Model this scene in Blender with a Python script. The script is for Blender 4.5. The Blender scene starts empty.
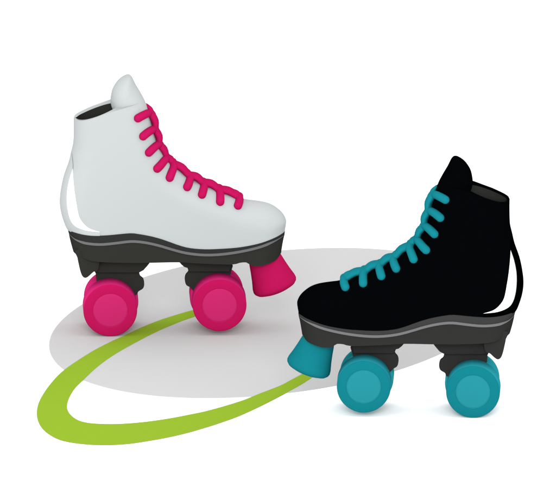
import bpy, bmesh, math
from mathutils import Vector, Matrix
from mathutils.bvhtree import BVHTree
from mathutils.geometry import delaunay_2d_cdt

scene = bpy.context.scene
COL = scene.collection
S = 0.0013                       # metres per photo pixel at the skates
EPS = math.radians(15.0)         # camera looks down by this much
SE, CE = math.sin(EPS), math.cos(EPS)
YAW = math.radians(1.5)          # each skate's toe points a little away
CY, SY = math.cos(YAW), math.sin(YAW)
FACE = -29.5                     # depth of the near wheels' outer face
MAT_T, RIB_T = 0.4, 0.3          # mat and ribbon thickness (px units)

# ------------------------------------------------------------------ materials
def lin(c):
    c /= 255.0
    return c / 12.92 if c <= 0.04045 else ((c + 0.055) / 1.055) ** 2.4
LEVEL = 2.4
FILL = 345.0  # power of the added fill lamp
def mat(name, rgb, rough=0.75, spec=0.0, var=0.015, scale=90.0, bump=0.0, gain=1.0):
    """procedural surface: the flat colour with a faint weave of tone"""
    m = bpy.data.materials.new(name); m.use_nodes = True
    nt = m.node_tree; b = nt.nodes['Principled BSDF']
    col = [min(0.92, lin(c) / LEVEL * gain) for c in rgb]
    tc = nt.nodes.new('ShaderNodeTexCoord')
    nz = nt.nodes.new('ShaderNodeTexNoise'); nz.inputs['Scale'].default_value = scale
    nz.inputs['Detail'].default_value = 4
    nt.links.new(tc.outputs['Object'], nz.inputs['Vector'])
    mx = nt.nodes.new('ShaderNodeMix'); mx.data_type = 'RGBA'
    mx.inputs[6].default_value = [c * (1 - var) for c in col] + [1]
    mx.inputs[7].default_value = [c * (1 + var) for c in col] + [1]
    nt.links.new(nz.outputs['Fac'], mx.inputs[0])
    nt.links.new(mx.outputs[2], b.inputs['Base Color'])
    b.inputs['Roughness'].default_value = rough
    b.inputs['Specular IOR Level'].default_value = spec
    if bump:
        bp = nt.nodes.new('ShaderNodeBump'); bp.inputs['Strength'].default_value = bump
        bp.inputs['Distance'].default_value = 0.0004
        n2 = nt.nodes.new('ShaderNodeTexNoise'); n2.inputs['Scale'].default_value = 900
        nt.links.new(tc.outputs['Object'], n2.inputs['Vector'])
        nt.links.new(n2.outputs['Fac'], bp.inputs['Height'])
        nt.links.new(bp.outputs['Normal'], b.inputs['Normal'])
    return m

M_ground = mat('white_floor', (255, 255, 255), gain=2.0, var=0.004)
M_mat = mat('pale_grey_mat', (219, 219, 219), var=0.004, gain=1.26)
M_rib = mat('lime_green', (163, 200, 56), gain=1.16)
PAL = {
 'white': dict(
   boot=mat('pale_grey_leather', (219, 224, 225), var=0.004),
   strap=mat('pale_grey_strap', (223, 228, 229), var=0.004),
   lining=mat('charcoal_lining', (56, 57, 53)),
   heel=mat('white_heel_panel', (255, 255, 255), gain=2.0, var=0.004),
   sole=mat('dark_grey_welt', (58, 59, 58)),
   plate=mat('charcoal_plate', (56, 56, 53), gain=1.1),
   stripe=mat('mid_grey_stripe', (126, 127, 129)),
   lace=mat('magenta_lace', (217, 27, 103)),
   tread=mat('bright_pink_tread', (229, 44, 126), gain=1.3),
   side=mat('magenta_sidewall', (214, 27, 100)),
   hub=mat('pink_hub', (227, 48, 122)),
   stop=mat('magenta_rubber', (214, 27, 100))),
 'black': dict(
   boot=mat('black_leather', (5, 7, 9)),
   strap=mat('black_strap', (2, 3, 4)),
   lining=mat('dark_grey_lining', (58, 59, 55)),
   heel=mat('white_heel_insert', (255, 255, 255), gain=2.0, var=0.004),
   sole=mat('grey_welt', (68, 68, 68)),
   plate=mat('dark_plate', (55, 55, 54)),
   stripe=mat('grey_stripe', (128, 128, 130)),
   lace=mat('teal_lace', (27, 147, 160)),
   tread=mat('bright_teal_tread', (43, 160, 174), gain=1.3),
   side=mat('teal_sidewall', (23, 139, 151)),
   hub=mat('light_teal_hub', (44, 158, 170)),
   stop=mat('teal_rubber', (23, 139, 151))),
}

# ------------------------------------------------- photo pixel -> skate space
# skate space: u along the skate, v away from the viewer, z up (px units)
PIV = 164.5                                   # photo x of the skate's origin
X0 = PIV - 278.0
def solve_y0(px, py, v, zc):
    u = (px - 278 - X0 + v * SY) / CY
    y = (250 - py - zc * CE) / SE
    return y - u * SY - v * CY
Y0 = solve_y0(110, 336.7, FACE, MAT_T)
def P(px, py, v=0.0):
    """the point of skate space at depth v that the photo shows at (px, py)"""
    u = (px - 278 - X0 + v * SY) / CY
    y = Y0 + u * SY + v * CY
    return Vector((u, v, (250 - py - y * SE) / CE - MAT_T))
def PX(p):
    """photo position of a skate-space point"""
    x = X0 + p.x * CY - p.y * SY
    y = Y0 + p.x * SY + p.y * CY
    return (278 + x, 250 - (y * SE + (p.z + MAT_T) * CE))
# viewing direction in skate space
VD = Vector((CE * SY, CE * CY, -SE)).normalized()

# ------------------------------------------------------------------ geometry
def cr(pts, n=6, closed=False):
    """Catmull-Rom through 2-D points"""
    out = []; N = len(pts)
    rng = range(N if closed else N - 1)
    g = (lambda i: pts[i % N]) if closed else (lambda i: pts[max(0, min(N - 1, i))])
    for i in rng:
        a, b, c, d = g(i - 1), g(i), g(i + 1), g(i + 2)
        for k in range(n):
            t = k / n
            out.append(tuple(0.5 * (2 * b[j] + (c[j] - a[j]) * t + (2 * a[j] - 5 * b[j] + 4 * c[j] - d[j]) * t * t
                                    + (3 * b[j] - a[j] - 3 * c[j] + d[j]) * t ** 3) for j in range(len(b))))
    if not closed: out.append(tuple(pts[-1]))
    return out
def lerp_curve(pts):
    xs = [p[0] for p in pts]
    def f(x):
        if x <= xs[0]: return pts[0][1]
        for i in range(len(xs) - 1):
            if x <= xs[i + 1]:
                t = (x - xs[i]) / max(1e-9, xs[i + 1] - xs[i])
                return pts[i][1] * (1 - t) + pts[i + 1][1] * t
        return pts[-1][1]
    return f
def seg_dist(p, a, b):
    ax, ay = a; bx, by = b; px, py = p
    dx, dy = bx - ax, by - ay
    L = dx * dx + dy * dy
    t = 0 if L == 0 else max(0, min(1, ((px - ax) * dx + (py - ay) * dy) / L))
    return math.hypot(px - ax - t * dx, py - ay - t * dy)
def inside(p, poly):
    x, y = p; r = False; j = len(poly) - 1
    for i in range(len(poly)):
        xi, yi = poly[i]; xj, yj = poly[j]
        if (yi > y) != (yj > y) and x < (xj - xi) * (y - yi) / (yj - yi) + xi: r = not r
        j = i
    return r
def resample(poly, step, closed=True):
    out = []; N = len(poly)
    for i in range(N if closed else N - 1):
        a, b = poly[i], poly[(i + 1) % N]
        L = math.dist(a, b); k = max(1, int(round(L / step)))
        for q in range(k):
            out.append((a[0] + (b[0] - a[0]) * q / k, a[1] + (b[1] - a[1]) * q / k))
    if not closed: out.append(poly[-1])
    return out
def triangulate(poly, extra):
    vs = [Vector(p) for p in poly] + [Vector(p) for p in extra]
    n = len(poly)
    V, E_, F, ov, oe, of = delaunay_2d_cdt(vs, [], [list(range(n))], 1, 1e-5)
    return V, F, ov
def fill_points(poly, grid, rings=(0.25, 0.8, 1.8, 3.2, 5.2, 8, 11.5, 16)):
    """interior points: rings just inside the outline, then a plain grid"""
    pts = []; N = len(poly)
    area = sum(poly[i][0] * poly[(i + 1) % N][1] - poly[(i + 1) % N][0] * poly[i][1] for i in range(N))
    sg = 1 if area > 0 else -1
    def dist(p): return min(seg_dist(p, poly[i], poly[(i + 1) % N]) for i in range(N))
    for r in rings:
        last = None
        for i in range(N):
            a, b, c = poly[i - 1], poly[i], poly[(i + 1) % N]
            tx, ty = c[0] - a[0], c[1] - a[1]; L = math.hypot(tx, ty) or 1
            q = (b[0] - sg * ty / L * r, b[1] + sg * tx / L * r)
            if inside(q, poly) and dist(q) > r * 0.93 and (last is None or math.dist(q, last) > max(0.5, r * 0.3)):
                pts.append(q); last = q
    R = max(rings) if rings else 0
    x0, x1 = min(p[0] for p in poly), max(p[0] for p in poly)
    y0, y1 = min(p[1] for p in poly), max(p[1] for p in poly)
    y = y0 + grid / 2
    while y < y1:
        x = x0 + grid / 2
        while x < x1:
            if inside((x, y), poly) and dist((x, y)) > R + grid * 0.5: pts.append((x, y))
            x += grid
        y += grid
    return pts

def inflate(poly, hfun, grid=4.0, rings=(0.25, 0.8, 1.8, 3.2, 5.2, 8, 11.5, 16)):
    """two mirrored sheets at v = -h and v = +h, joined round the outline"""
    V, F, ov = triangulate(poly, fill_points(poly, grid, rings))
    bm = bmesh.new()
    hs = [hfun((p.x, p.y)) for p in V]
    zs = [P(p.x, p.y, 0) for p in V]
    near = [bm.verts.new((q.x, -h, q.z)) for q, h in zip(zs, hs)]
    far = [n if h < 1e-4 else bm.verts.new((q.x, h, q.z)) for n, q, h in zip(near, zs, hs)]
    for f in F:
        try: bm.faces.new([near[i] for i in f])
        except ValueError: pass
        try: bm.faces.new([far[i] for i in reversed(f)])
        except ValueError: pass
    return bm, near, far, V

def close_sides(bm):
    """join the open near and far boundaries with quads"""
    edges = [e for e in bm.edges if e.is_boundary]
    look = {}
    for v in bm.verts: look[(round(v.co.x, 4), round(v.co.y, 4), round(v.co.z, 4))] = v
    for e in edges:
        a, b = e.verts
        if a.co.y > 0 or b.co.y > 1e-6: continue
        a2 = look.get((round(a.co.x, 4), round(-a.co.y, 4), round(a.co.z, 4)))
        b2 = look.get((round(b.co.x, 4), round(-b.co.y, 4), round(b.co.z, 4)))
        if a2 is None or b2 is None: continue
        fv = []
        for q in (a, b, b2, a2):
            if q not in fv: fv.append(q)
        if len(fv) >= 3:
            try: bm.faces.new(fv)
            except ValueError: pass

def finish(bm, sharp=35, flip=False):
    bmesh.ops.remove_doubles(bm, verts=bm.verts, dist=1e-4)
    bmesh.ops.recalc_face_normals(bm, faces=bm.faces)
    for f in bm.faces: f.smooth = True
    for e in bm.edges:
        if len(e.link_faces) == 2 and e.calc_face_angle(0) > math.radians(sharp): e.smooth = False
    return bm

def to_mesh(bm, name, mirror=False, material=None):
    me = bpy.data.meshes.new(name)
    b = bm.copy()
    M = Matrix.Diagonal((-S if mirror else S, S, S, 1))
    bmesh.ops.transform(b, matrix=M, verts=b.verts)
    if mirror: bmesh.ops.reverse_faces(b, faces=b.faces)
    b.to_mesh(me); b.free()
    if material: me.materials.append(material)
    return me

def loft(T, B, xl, xr, wfun, rows=6, cols=90, grow=0.0, ease=2.2):
    """band round toe and heel: near face traced at depth -w, far face mirrored"""
    bm = bmesh.new(); G = []
    for i in range(cols + 1):
        s = i / cols
        u = 0.5 - 0.5 * math.cos(math.pi * s)       # denser at the ends
        u = 0.5 * (u + 0.5 - 0.5 * math.cos(math.pi * u))
        col = []
        for j in range(rows + 1):
            t = j / rows
            a, b = xl(t), xr(t)
            xt = xl(0) + u * (xr(0) - xl(0)); xb = xl(1) + u * (xr(1) - xl(1))
            x = a + u * (b - a)
            y = T(xt) * (1 - t) + B(xb) * t
            w = wfun(x, a, b) + grow
            col.append((P(x, y, -w), w))
        G.append(col)
    N_, Fv = [], []
    for col in G:
        N_.append([bm.verts.new(p) for p, w in col])
        Fv.append([bm.verts.new((p.x, abs(w), p.z)) for p, w in col])
    for i in range(cols):
        for j in range(rows):
            bm.faces.new((N_[i][j], N_[i + 1][j], N_[i + 1][j + 1], N_[i][j + 1]))
            bm.faces.new((Fv[i][j], Fv[i][j + 1], Fv[i + 1][j + 1], Fv[i + 1][j]))
        for j in (0, rows):
            bm.faces.new((N_[i][j], Fv[i][j], Fv[i + 1][j], N_[i + 1][j]))
    for i in (0, cols):
        for j in range(rows):
            bm.faces.new((N_[i][j], N_[i][j + 1], Fv[i][j + 1], Fv[i][j]))
    return bm

def extrude_poly(poly, vn, vf, bev=0.8, bm=None):
    """solid from a traced outline, outline as the photo shows it at depth vn"""
    own = bm is None
    if own: bm = bmesh.new()
    a = [P(x, y, vn) for x, y in poly]
    near = [bm.verts.new(p) for p in a]
    far = [bm.verts.new((p.x, vf, p.z)) for p in a]
    f1 = bm.faces.new(near); f2 = bm.faces.new(list(reversed(far)))
    n = len(near)
    for i in range(n):
        bm.faces.new((near[i], far[i], far[(i + 1) % n], near[(i + 1) % n]))
    if bev and own:
        bmesh.ops.recalc_face_normals(bm, faces=bm.faces)
        ed = list(f1.edges) + list(f2.edges)
        bmesh.ops.bevel(bm, geom=ed, offset=bev, segments=2, affect='EDGES', profile=0.5, clamp_overlap=True)
    return bm
def merge(*bms):
    out = bmesh.new()
    for b in bms:
        me = bpy.data.meshes.new('tmp'); b.to_mesh(me); out.from_mesh(me); bpy.data.meshes.remove(me)
    return out

def tube(pts, rad, seg=14, bm=None, flat=1.0):
    """round-ended tube through 3-D points; rad = list of radii"""
    bm = bm or bmesh.new()
    pts = [Vector(p) for p in pts]; n = len(pts)
    # hemispherical caps
    P3, R3 = [], []
    t0 = (pts[1] - pts[0]).normalized(); t1 = (pts[-1] - pts[-2]).normalized()
    for a in (88, 65, 40, 18):
        A = math.radians(a); P3.append(pts[0] - t0 * rad[0] * math.sin(A)); R3.append(rad[0] * math.cos(A))
    P3 += pts; R3 += list(rad)
    for a in (18, 40, 65, 88):
        A = math.radians(a); P3.append(pts[-1] + t1 * rad[-1] * math.sin(A)); R3.append(rad[-1] * math.cos(A))
    rings = []; up = None; m = len(P3)
    for i in range(m):
        t = (P3[min(m - 1, i + 1)] - P3[max(0, i - 1)]).normalized()
        if up is None:
            up = Vector((0, 1, 0)) if abs(t.y) < 0.9 else Vector((1, 0, 0))
        up = (up - t * up.dot(t)).normalized()
        sd = t.cross(up)
        rings.append([bm.verts.new(P3[i] + (up * math.cos(2 * math.pi * k / seg) + sd * math.sin(2 * math.pi * k / seg)) * R3[i])
                      for k in range(seg)])
    for a, b in zip(rings, rings[1:]):
        for k in range(seg):
            bm.faces.new((a[k], a[(k + 1) % seg], b[(k + 1) % seg], b[k]))
    bm.faces.new(rings[0]); bm.faces.new(rings[-1])
    return bm

def lathe(c, axis, prof, seg=64):
    """prof: (s along axis, radius)"""
    bm = bmesh.new(); axis = axis.normalized()
    u = axis.cross(Vector((0, 1, 0)));
    if u.length < 0.1: u = axis.cross(Vector((1, 0, 0)))
    u.normalize(); w = axis.cross(u)
    rings = []
    for s, r in prof:
        if r < 1e-6: rings.append([bm.verts.new(c + axis * s)]); continue
        rings.append([bm.verts.new(c + axis * s + (u * math.cos(2 * math.pi * k / seg) + w * math.sin(2 * math.pi * k / seg)) * r) for k in range(seg)])
    for a, b in zip(rings, rings[1:]):
        for k in range(seg):
            q = [a[k % len(a)], a[(k + 1) % len(a)], b[(k + 1) % len(b)], b[k % len(b)]]
            f = []
            for z in q:
                if z not in f: f.append(z)
            if len(f) > 2: bm.faces.new(f)
    for r_ in (rings[0], rings[-1]):
        if len(r_) > 2: bm.faces.new(r_)
    return bm

# ---------------------------------------------------------------- the outlines
W = 25.0
def wround(x, a, b, w=W + 1.2, R=23.0):
    d = max(0.0, min(x - a, b - x))
    return w if d >= R else max(0.15, w * math.sqrt(max(0, 1 - (1 - d / R) ** 2)))
sole_top = cr([(67.6, 229), (74, 232.4), (84, 235), (96, 236), (110, 235.4), (130, 233.6), (140, 234.6), (150, 236.4),
               (160, 239), (170, 242.4), (180, 246), (190, 248.4), (204, 249.6), (220, 249.2), (240, 247.6),
               (260, 243.6), (276, 237.4), (285, 231.6)], 5)
Tf = lerp_curve(sole_top)
heel_curve = cr([(73.6, 117.5), (73.7, 128), (73.2, 142), (71, 152), (69, 162), (64.4, 176), (61.4, 190), (60.4, 202), (62, 214), (65.4, 225), (68, 230)], 5)
toe_curve = cr([(284.6, 231.8), (286.2, 222), (285, 217), (281, 211.6), (274, 206.2), (266, 203), (256, 201.2), (246, 200)], 5)
front_curve = cr([(246, 200), (240, 198.4), (235, 195.6), (220, 190), (205, 184), (190, 177), (177, 167), (165, 155), (157, 141), (152.5, 126), (148.5, 112), (144.6, 101), (143, 98)], 5)
top_line = cr([(143, 98), (128, 101), (113, 105), (97, 110.8), (84, 115.2), (73.6, 117.5)], 5)

def base_y(x):         # the boot sits a little way down inside the sole
    w = wround(x, 67.6, 285.0)
    return Tf(x) - w * SE + 3.0 * min(1, w / 26)
bottom = [(x, base_y(x)) for x in [69.5, 71.5, 74, 77] + [80 + i * 3 for i in range(0, 66)] + [277.5, 280, 282, 283.4]]
curved = resample(heel_curve, 2.2, False) + [('gap',)] + resample(toe_curve + front_curve[1:], 2.2, False)
i_gap = curved.index(('gap',))
arc1, arc2 = curved[:i_gap], curved[i_gap + 1:]
boot_poly = arc1 + bottom[1:-1] + arc2 + resample(top_line, 1.4, False)[1:-1]
segs = list(zip(arc1, arc1[1:])) + list(zip(arc2, arc2[1:]))
bset = set(arc1) | set(arc2)
def boot_h(p, grow=0.0):
    if grow == 0 and p in bset: return 0.0
    d = min(seg_dist(p, a, b) for a, b in segs) + grow
    R = W * 0.92
    if d >= R: return W
    h = W * math.sqrt(max(0, 1 - (1 - d / R) ** 2))
    return 0.0 if h < 0.02 else h
def boot_h2(p):
    # Vector coordinates come back rounded: snap to the curved outline
    d = min(seg_dist(p, a, b) for a, b in segs)
    if d < 2e-3: return 0.0
    return boot_h(p)
boot, bn, bf, BV = inflate(boot_poly, boot_h2, 4.0)

# ---- collar cap with an oval cavity
CAVC, CAVL, CAVV, CAVW = 97.2, 20.8, -6.0, 17.5
tl = lerp_curve(sorted(top_line))
def near_edge(x):      # half width of the boot along the top line
    return boot_h((x, tl(x)))
cap_cols = []
for e in sorted({round(v.co.x, 5) for v in boot.verts}): pass
tops = []
tlist = resample(top_line, 1.4, False)
for v, f, q in zip(bn, bf, BV):
    if seg_dist((q.x, q.y), (0, 0), (0, 0)) and any(math.dist((q.x, q.y), t) < 2e-3 for t in tlist):
        tops.append((q.x, v, f))
tops.sort(key=lambda t: t[0])
rows_ = []
for x, vn, vf in tops:
    k = (x - CAVC) / CAVL
    hw = CAVW * math.sqrt(1 - k * k) if abs(k) < 1 else 0
    base = vn.co
    if vn is vf: rows_.append((x, vn, vn, vn, vn)); continue
    h = abs(vn.co.y)
    c = max(-h * .5, CAVV) if hw == 0 else CAVV
    a = max(c - hw, -h + 1.2); b = min(c + hw, h - 1.2)
    va = boot.verts.new((base.x, a, base.z + 0.6)); vb = va if hw == 0 else boot.verts.new((base.x, b, base.z + 0.6))
    rows_.append((x, vn, va, vb, vf))
cav = [(r[2].co.copy(), r[3].co.copy()) for r in rows_ if r[2] is not r[3]]
for r, q in zip(rows_, rows_[1:]):
    for i, j in ((1, 2), (3, 4)):
        f = []
        for z in (r[i], r[j], q[j], q[i]):
            if z not in f: f.append(z)
        if len(f) > 2: boot.faces.new(f)
    # the end triangles of the cavity belong to the cap
    if (r[2] is r[3]) and (q[2] is not q[3]): pass
# bottom strip
closeset = boot.copy()
def strip_bottom(bm):
    bl = [(v, f, q) for v, f, q in zip(bn, bf, BV) if any(math.dist((q.x, q.y), b) < 2e-3 for b in [arc1[-1]] + bottom + [arc2[0]])]
    bl.sort(key=lambda t: t[2].x)
    for a, b in zip(bl, bl[1:]):
        f = []
        for z in (a[0], b[0], b[1], a[1]):
            if z not in f: f.append(z)
        if len(f) > 2:
            try: bm.faces.new(f)
            except ValueError: pass
closeset.free(); strip_bottom(boot)
finish(boot, 50)

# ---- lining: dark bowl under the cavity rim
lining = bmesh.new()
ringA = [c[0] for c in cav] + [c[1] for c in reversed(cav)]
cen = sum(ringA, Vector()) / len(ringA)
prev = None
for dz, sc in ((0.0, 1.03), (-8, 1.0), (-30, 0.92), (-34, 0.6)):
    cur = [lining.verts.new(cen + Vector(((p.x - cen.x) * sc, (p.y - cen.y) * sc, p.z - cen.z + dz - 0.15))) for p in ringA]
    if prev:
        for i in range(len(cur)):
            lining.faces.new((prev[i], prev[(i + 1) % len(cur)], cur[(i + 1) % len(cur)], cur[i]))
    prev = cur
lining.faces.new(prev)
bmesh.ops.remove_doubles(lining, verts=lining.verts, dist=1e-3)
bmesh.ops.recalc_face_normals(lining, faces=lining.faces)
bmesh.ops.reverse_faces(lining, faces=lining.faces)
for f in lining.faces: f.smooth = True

# ---- ray casts from the viewer onto the boot
boot.normal_update()
BVH = BVHTree.FromBMesh(boot)
def hit(px, py, off=0.0):
    p = P(px, py, 0)
    h = BVH.ray_cast(p - VD * 400, VD)
    if h[0] is None or h[0].y > 0.01: return None
    return h[0] + h[1] * off

# ---- tongue
tongue_poly = cr([(110.6, 101), (111, 95), (113, 88), (118, 80.6), (124, 76.2), (128.6, 75), (132, 77.2), (136, 85), (141, 93.4), (145.4, 102), (148.6, 112),
                  (146, 124), (134, 128), (120, 120), (112.5, 109)], 4, True)
def disc_h(poly, w, R):
    segs_ = list(zip(poly, poly[1:] + poly[:1]))
    def f(p):
        d = min(seg_dist(p, a, b) for a, b in segs_)
        if d < 2e-3: return 0.0
        return w if d >= R else w * math.sqrt(max(0, 1 - (1 - d / R) ** 2))
    return f
tongue_poly = resample(tongue_poly, 2.0)
tongue, _, _, _ = inflate(tongue_poly, disc_h(tongue_poly, 20.5, 15), 3.5, (0.25, 0.8, 1.8, 3.2, 5.2, 8, 11, 14))
finish(tongue, 60)

# ---- heel crescent (white inset) and the strap behind it
cres_out = cr([(72.6, 168), (69.2, 178), (66.8, 190), (66.6, 202), (68, 213), (71, 221.4), (76, 226.6), (86, 230.4), (100, 232)], 5)
cres_in = cr([(100, 232), (90, 228.8), (83.4, 223.4), (79, 216), (76.2, 202), (74.4, 190), (73.2, 178), (72.6, 168)], 5)
cres = resample(cres_out[:-1] + cres_in[:-1], 1.6)
def patch(poly, lift, grid=2.5, rings=(0.8, 2.0)):
    V, F, ov = triangulate(poly, fill_points(poly, grid, rings))
    bm = bmesh.new(); top = []
    for p in V:
        h = hit(p.x, p.y, lift)
        if h is None: h = P(p.x, p.y, 0)
        top.append(h)
    for sgn in (1, -1):
        vs = [bm.verts.new((h.x, h.y * sgn, h.z)) for h in top]
        lo = {}
        for f in F:
            try: bm.faces.new([vs[i] for i in f])
            except ValueError: pass
        bm.edges.ensure_lookup_table()
        mine = set(vs)
        for e in [e for e in bm.edges if e.is_boundary and e.verts[0] in mine]:
            q = []
            for v in e.verts:
                if v not in lo:
                    n = BVH.find_nearest(Vector((v.co.x, -abs(v.co.y), v.co.z)))[0]
                    n = Vector((n.x, n.y * sgn, n.z))
                    lo[v] = bm.verts.new(v.co + (n - v.co) * 1.6)
                q.append(lo[v])
            bm.faces.new((e.verts[0], e.verts[1], q[1], q[0]))
    return bm
heel_panel = patch(cres, 0.35)
finish(heel_panel, 45)

def centre_px(px, py):
    h = hit(px, py)
    if h is None: return (px, py)
    return PX(Vector((h.x, 0, h.z)))
inner = [centre_px(x, y) for x, y in cres_out]
N_ = []
outl = [p for p in heel_curve if p[1] > 149]
for i, p in enumerate(outl):                     # strap stands 1 px proud of the heel
    a = outl[max(0, i - 1)]; b = outl[min(len(outl) - 1, i + 1)]
    tx, ty = b[0] - a[0], b[1] - a[1]; L = math.hypot(tx, ty)
    g = 0.7 * min(1, i / 12, (len(outl) - 1 - i) / 12); N_.append((p[0] - ty / L * g, p[1] + tx / L * g))
strap_poly = resample(N_ + [(x, base_y(x)) for x in (70, 72, 76, 82, 90, 99)] + list(reversed(inner)) + [(72.3, 160)], 1.8)
ssegs = list(zip(N_, N_[1:]))
def strap_h(p):
    d = min(seg_dist(p, a, b) for a, b in ssegs)
    if d < 2e-3: return 0.0
    R = W * 0.92
    return (W if d >= R else W * math.sqrt(max(0, 1 - (1 - d / R) ** 2))) + min(0.8, d)
strap, _, _, _ = inflate(strap_poly, strap_h, 3.0, (0.25, 0.8, 1.8, 3.2))
close_sides(strap); finish(strap, 60)

# ---- sole, stripe, plate
stripe = cr([(68.5, 233.2), (71, 236), (76, 240), (86, 243.4), (100, 244.6), (114, 243.5), (130, 241.6), (140, 242), (150, 243.6), (160, 246),
             (170, 249), (180, 251.8), (190, 253.8), (204, 255.1), (220, 254.6), (240, 251.9), (260, 247.2), (274, 241.6), (281.6, 237.2), (284.6, 235)], 5)
Sf = lerp_curve(stripe)
plate_b = cr([(72.4, 250.5), (77, 255), (88, 260), (100, 262), (125, 262.9), (148, 262.9), (179, 262.4), (200, 263.6), (231, 264.6), (240, 262.8), (247, 262.6), (252, 266),
              (262, 265.8), (272, 262.2), (277, 259), (281, 253)], 5)
Bf = lerp_curve(plate_b)
sole = loft(Tf, Sf, lambda t: 67.6 + 1.2 * t, lambda t: 285.0 - 0.5 * t, wround)
plate = loft(Sf, Bf, lambda t: 68.8 + 4.6 * t ** 1.2, lambda t: 284.5 - 3.4 * t ** 0.8, lambda x, a, b: wround(x, a, b, W + 0.8))
finish(sole, 40); finish(plate, 40)
def halfw(x):                                        # stripe thins to points
    return 1.25 * min(1, max(0.12, (x - 69) / 14), max(0.12, (284 - x) / 16))
stripe_bm = loft(lambda x: Sf(x) - halfw(x), lambda x: Sf(x) + halfw(x), lambda t: 69.2, lambda t: 283.6,
                 lambda x, a, b: wround(x, 67.9, 284.9), rows=2, grow=0.9)
finish(stripe_bm, 60)

heel_block_poly = cr([(76.2, 250), (77.4, 258), (78.6, 264), (80.4, 271.5), (82.4, 276.4), (85.2, 278.2), (88.4, 276.8), (93.6, 272.2), (96, 272), (99, 268), (100, 255), (99, 250)], 4, True)
heel_block = finish(extrude_poly(heel_block_poly, -20, 20, 1.2), 40)

def truck(base, hanger, axle):
    b = extrude_poly(base, -8.5, 8.5, 1.0)
    h = extrude_poly(hanger, -2.3, 2.3, 0.4)
    c = P(axle[0], axle[1], FACE)
    ax = lathe(Vector((c.x, -28, c.z)), Vector((0, 1, 0)), [(0, 3.2), (56, 3.2)], 20)
    return finish(merge(b, h, ax), 40)
W1, W2 = (110.3, 310.6), (219.6, 305.5)
truck_rear = truck(
    [(95.6, 258), (95.6, 272.4), (100, 273), (136, 273), (139.6, 272.6), (143.6, 270.4), (147, 266.6), (149.5, 263.5), (150, 258)],
    cr([(96, 264), (95.8, 274), (97, 282), (103, 292), (106, 304), (113, 308), (124, 302), (131, 297), (137, 294.4), (138.4, 291.6), (143, 288.6), (144.3, 284), (143.2, 279), (140, 276), (139, 270), (138, 262)], 3, True),
    W1)
truck_front = truck(
    [(178, 258), (178.6, 261.6), (181.6, 265), (184.6, 267.4), (188.4, 268.4), (189.4, 272), (229.6, 272), (231.4, 264), (231.6, 258)],
    cr([(189, 262), (188.6, 271), (185.6, 275.2), (184.8, 280), (186.2, 285), (190, 287.4), (193, 290.4), (202, 297), (214, 302), (221, 303), (226, 290), (229, 278), (230, 262)], 3, True),
    W2)

# ---- wheel, traced from its near face at v = -32, then mirrored
RW = 27.0
def wheel_parts(face, sgn):
    c = P(face[0], face[1], FACE)
    toe = 0 if sgn > 0 else (2.0 if face[0] < 160 else -2.0)   # the far pair sits a hair closer together
    o = Vector((c.x + toe, FACE * sgn, c.z)); ax = Vector((0, sgn, 0))
    tread = lathe(o, ax, [(0.5, RW - 1.6), (0.9, RW - 0.5), (2.0, RW), (24.8, RW), (26.2, RW - 0.6), (27, RW - 2), (27, 6), (20, 6)], 96)
    ring = lathe(o, ax, [(0.9, RW - 3), (0.9, RW - 0.25), (0.35, RW - 0.6), (0.0, RW - 1.3), (0.0, 17.8), (0.4, 17.4), (0.9, 17.2), (0.9, 12)], 96)
    hub = lathe(o, ax, [(1.2, 17.6), (0.5, 17.1), (-0.1, 16.6), (-0.25, 15.8), (-0.25, 0)], 72)
    return finish(tread, 40), finish(ring, 40), finish(hub, 50)

# ---- toe stop
tc, bc = P(265.4, 260.6, 0), P(274.4, 284.0, 0)
ax = (bc - tc); L = ax.length
toe_stop = lathe(tc, ax, [(-7, 15.6), (-4, 16.0), (0, 16.9), (8, 18.4), (16, 20.2), (L - 2, 22.4), (L + 1, 22.7), (L + 3, 22.0), (L + 5, 20.0), (L + 6.6, 15.5), (L + 7.5, 9), (L + 7.8, 0)], 72)
finish(toe_stop, 50)

# ---- laces
def lace_pts(path, off):
    pts = []
    for x, y in path:
        h = hit(x, y, off)
        if h is None: h = P(x, y, 0)
        pts.append(h)
    return pts
knots = [(146.8, 105), (151, 113.5), (155.2, 129), (159, 144), (166, 157), (173, 163.4), (188.6, 174.8), (202.8, 182), (218.6, 189), (237, 196)]
sp = [knots[0]]
for a, b in zip(knots, knots[1:]):                # the cord bellies out between two crossings
    L_ = math.dist(a, b); g = min(1.9, L_ * 0.12)
    sp.append(((a[0] + b[0]) / 2 + (b[1] - a[1]) / L_ * g, (a[1] + b[1]) / 2 - (b[0] - a[0]) / L_ * g)); sp.append(b)
spine2 = cr(sp, 4)
nsp = len(spine2)
spine_r = [min(3.9, 0.9 + i * 0.42) for i in range(nsp)]
for i in range(nsp): spine_r[i] += 0.0
lace_cord = tube([P(x, y, 0) for x, y in spine2], spine_r, 20)
for v in lace_cord.verts: v.co.y *= 2.3        # the crossed cord is a broad band over the ridge
finish(lace_cord, 80)
loops = [[(153.6, 122), (152.6, 115.6), (148, 113.2), (142, 115.6), (137.2, 118.2)],
         [(157.2, 137.6), (156.2, 131.2), (151.6, 129.8), (146.4, 132.8), (142.4, 136.2)],
         [(161.6, 150), (160.6, 145.4), (156.6, 145.2), (152, 148.8), (148.2, 152.6)],
         [(172.4, 162.6), (167.6, 158.6), (163.8, 160.8), (160, 165.4), (156.8, 168.6)],
         [(167, 157.4), (172, 161.8), (172.8, 167.6), (171, 173), (169.2, 178)],
         [(182, 169.4), (187.6, 173.6), (189.4, 179), (188.2, 184), (186.6, 187.6)],
         [(196, 177.4), (201.8, 181.6), (203.6, 186.6), (202.8, 191), (201.6, 195.2)],
         [(210.5, 184.8), (216.6, 188.2), (219.4, 193), (219.9, 198.4), (219.8, 202.4)],
         [(228, 191.4), (234.6, 193.8), (238.4, 197.4), (238.8, 202), (237.4, 206.4)]]
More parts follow.
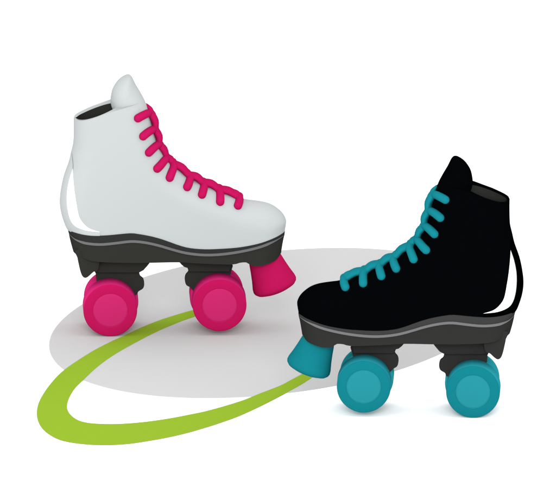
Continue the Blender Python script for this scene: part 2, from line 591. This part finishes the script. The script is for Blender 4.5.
lace_bms = []
for lp in loops:
    path = cr(lp, 6)
    near = lace_pts(path, 1.2)
    for i, (x, y) in enumerate(path):             # rises out of the cord on the ridge
        f = i / (len(path) - 1) / 0.42
        if f < 1: near[i] = P(x, y, near[i].y * f * f - 0.4 - 2.4 * f)
    rr = [3.5 + 0.75 * min(1, (i / (len(near) - 1)) * 1.3) for i in range(len(near))]
    pts = [Vector((p.x, -p.y, p.z)) for p in reversed(near)] + near
    # ease the jumps where the cast meets the ridge
    for _ in range(2):
        pts = [pts[0]] + [(pts[i - 1] + pts[i] * 2 + pts[i + 1]) / 4 for i in range(1, len(pts) - 1)] + [pts[-1]]
    lace_bms.append(finish(tube(pts, list(reversed(rr)) + rr, 24), 80))

# ---------------------------------------------------------------- assemble
def link(name, me, parent=None):
    o = bpy.data.objects.new(name, me); COL.objects.link(o)
    if parent: o.parent = parent
    return o
def make_skate(kind, mirror, label, loc, rz):
    pal = PAL[kind]
    r = bpy.data.objects.new('roller_skate', None); COL.objects.link(r)
    r.empty_display_size = 0.05
    r.location = loc; r.rotation_euler = (0, 0, rz)
    r['label'] = label; r['category'] = 'roller skate'; r['group'] = 'pair of quad roller skates'
    def part(name, bm, key, parent=None, lab=None):
        o = link(name, to_mesh(bm, name, mirror, pal[key]), parent or r)
        if lab: o['label'] = lab
        return o
    b = part('boot', boot, 'boot')
    part('lining', lining, 'lining', b)
    part('heel_panel', heel_panel, 'heel', b)
    part('heel_strap', strap, 'strap', b)
    part('tongue', tongue, 'boot')
    part('lace_cord', lace_cord, 'lace')
    for lb in lace_bms: part('lace', lb, 'lace')
    so = part('sole', sole, 'sole')
    part('stripe', stripe_bm, 'stripe', so)
    part('plate', plate, 'plate')
    part('heel_block', heel_block, 'plate')
    part('truck', truck_rear, 'plate'); part('truck', truck_front, 'plate')
    part('toe_stop', toe_stop, 'stop')
    for face in (W1, W2):
        for sgn in (1, -1):
            t, s, h = wheel_parts(face, sgn)
            w = part('wheel', t, 'tread')
            part('sidewall', s, 'side', w); part('hub', h, 'hub', w)
    return r
OY = Y0 * S
make_skate('white', False, 'pale grey high-top quad skate with magenta laces, pink wheels and pink toe stop',
           (X0 * S, OY, MAT_T * S), YAW)
# the second skate faces the other way: its rear wheel meets the ground at (473, 418.2)
xb = (583.3 - PIV) - 278
yb = (250 - 418.2) / SE
u_r = (110 - PIV + FACE * SY) / CY
yb0 = yb - u_r * SY - FACE * CY
make_skate('black', True, 'black high-top quad skate with teal laces, teal wheels and teal toe stop',
           (xb * S, yb0 * S, 0), -YAW)

# ---------------------------------------------------------------- the setting
def G(px, py, z=0.0):
    return Vector((px - 278, (250 - py - z * CE) / SE, z))
def slab(name, poly, z0, z1, material, bev=0.2):
    bm = bmesh.new()
    top = [bm.verts.new(G(x, y, z1)) for x, y in poly]
    bot = [bm.verts.new((v.co.x, v.co.y, z0)) for v in top]
    f = bm.faces.new(top); bm.faces.new(list(reversed(bot)))
    n = len(top)
    for i in range(n): bm.faces.new((top[i], bot[i], bot[(i + 1) % n], top[(i + 1) % n]))
    bmesh.ops.recalc_face_normals(bm, faces=bm.faces)
    return link(name, to_mesh(bm, name, False, material))
el = []
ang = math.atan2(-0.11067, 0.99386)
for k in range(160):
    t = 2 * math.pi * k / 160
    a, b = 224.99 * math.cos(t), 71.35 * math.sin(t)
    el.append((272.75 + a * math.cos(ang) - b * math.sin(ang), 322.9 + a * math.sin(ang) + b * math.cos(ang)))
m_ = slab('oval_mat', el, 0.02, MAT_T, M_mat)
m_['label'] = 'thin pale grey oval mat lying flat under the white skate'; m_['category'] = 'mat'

outer = [(206, 306.6), (193, 310), (180, 313.6), (160, 320), (140, 328), (120, 337.4), (110, 342), (90, 352.6), (64, 370), (50, 384.4), (40.4, 399), (37, 410), (38, 420.4), (44, 430), (56, 438), (70, 442), (90, 444.3), (110, 444.7), (130, 443.4), (150, 440.4), (170, 436.7), (190, 431.9), (210, 426), (220, 422.7), (230, 419.2), (240, 415.4), (260, 406.2), (280, 396), (300, 385), (311, 378), (323, 369.5)]
innr = [(312, 368.5), (302, 374), (290, 380.4), (280, 385.6), (260, 393.4), (240, 401.2), (210, 410), (190, 414.4), (170, 418.2), (150, 421.2), (130, 423.2), (110, 424), (90, 423), (78, 420), (70, 414), (67, 407), (69, 398), (75, 388), (84, 379), (95, 368.6), (106, 360), (120, 351), (140, 340), (160, 330), (180, 321.6), (194, 316.6), (208, 312.6)]
ring = cr(outer, 5) + cr(innr, 5)
g_ = slab('ribbon', ring, MAT_T + 0.02, MAT_T + RIB_T, M_rib)
g_['label'] = 'lime green tapering ribbon curving in a C from pink wheels to teal toe stop'; g_['category'] = 'ribbon'

gm = bmesh.new()
R_ = 20.0
vs = [gm.verts.new((x, y, 0)) for x, y in ((-R_, -R_), (R_, -R_), (R_, R_), (-R_, R_))]
gm.faces.new(vs)
me = bpy.data.meshes.new('ground'); gm.to_mesh(me); me.materials.append(M_ground)
gr = link('ground', me); gr['kind'] = 'structure'

# ---------------------------------------------------------------- light, camera
w = bpy.data.worlds.new('World'); scene.world = w; w.use_nodes = True
bg = w.node_tree.nodes['Background']
bg.inputs[0].default_value = (1, 1, 1, 1); bg.inputs[1].default_value = 0.72
# added to lift contact darkening: broad soft lamp behind and above the camera
kl = bpy.data.lights.new('fill_lamp', 'AREA'); kl.shape = 'DISK'; kl.size = 4.0; kl.energy = FILL
ko = bpy.data.objects.new('fill_lamp', kl); COL.objects.link(ko)
kd = Vector((0, -math.cos(math.radians(20)), math.sin(math.radians(20))))
ko.location = kd * 10; ko.rotation_euler = (math.pi / 2 - math.radians(20), 0, 0)

cam = bpy.data.cameras.new('camera'); co = bpy.data.objects.new('camera', cam); COL.objects.link(co)
cam.type = 'ORTHO'; cam.ortho_scale = 556 * S; cam.clip_start = 0.05; cam.clip_end = 100
fwd = Vector((0, CE, -SE))
co.location = -fwd * 4.0
co.rotation_euler = (math.pi / 2 - EPS, 0, 0)
scene.camera = co
vs_ = scene.view_settings
vs_.view_transform = 'Standard'; vs_.look = 'None'; vs_.gamma = 1.0
vs_.exposure = math.log2(LEVEL)
scene.cycles.max_bounces = 8
scene.cycles.diffuse_bounces = 6
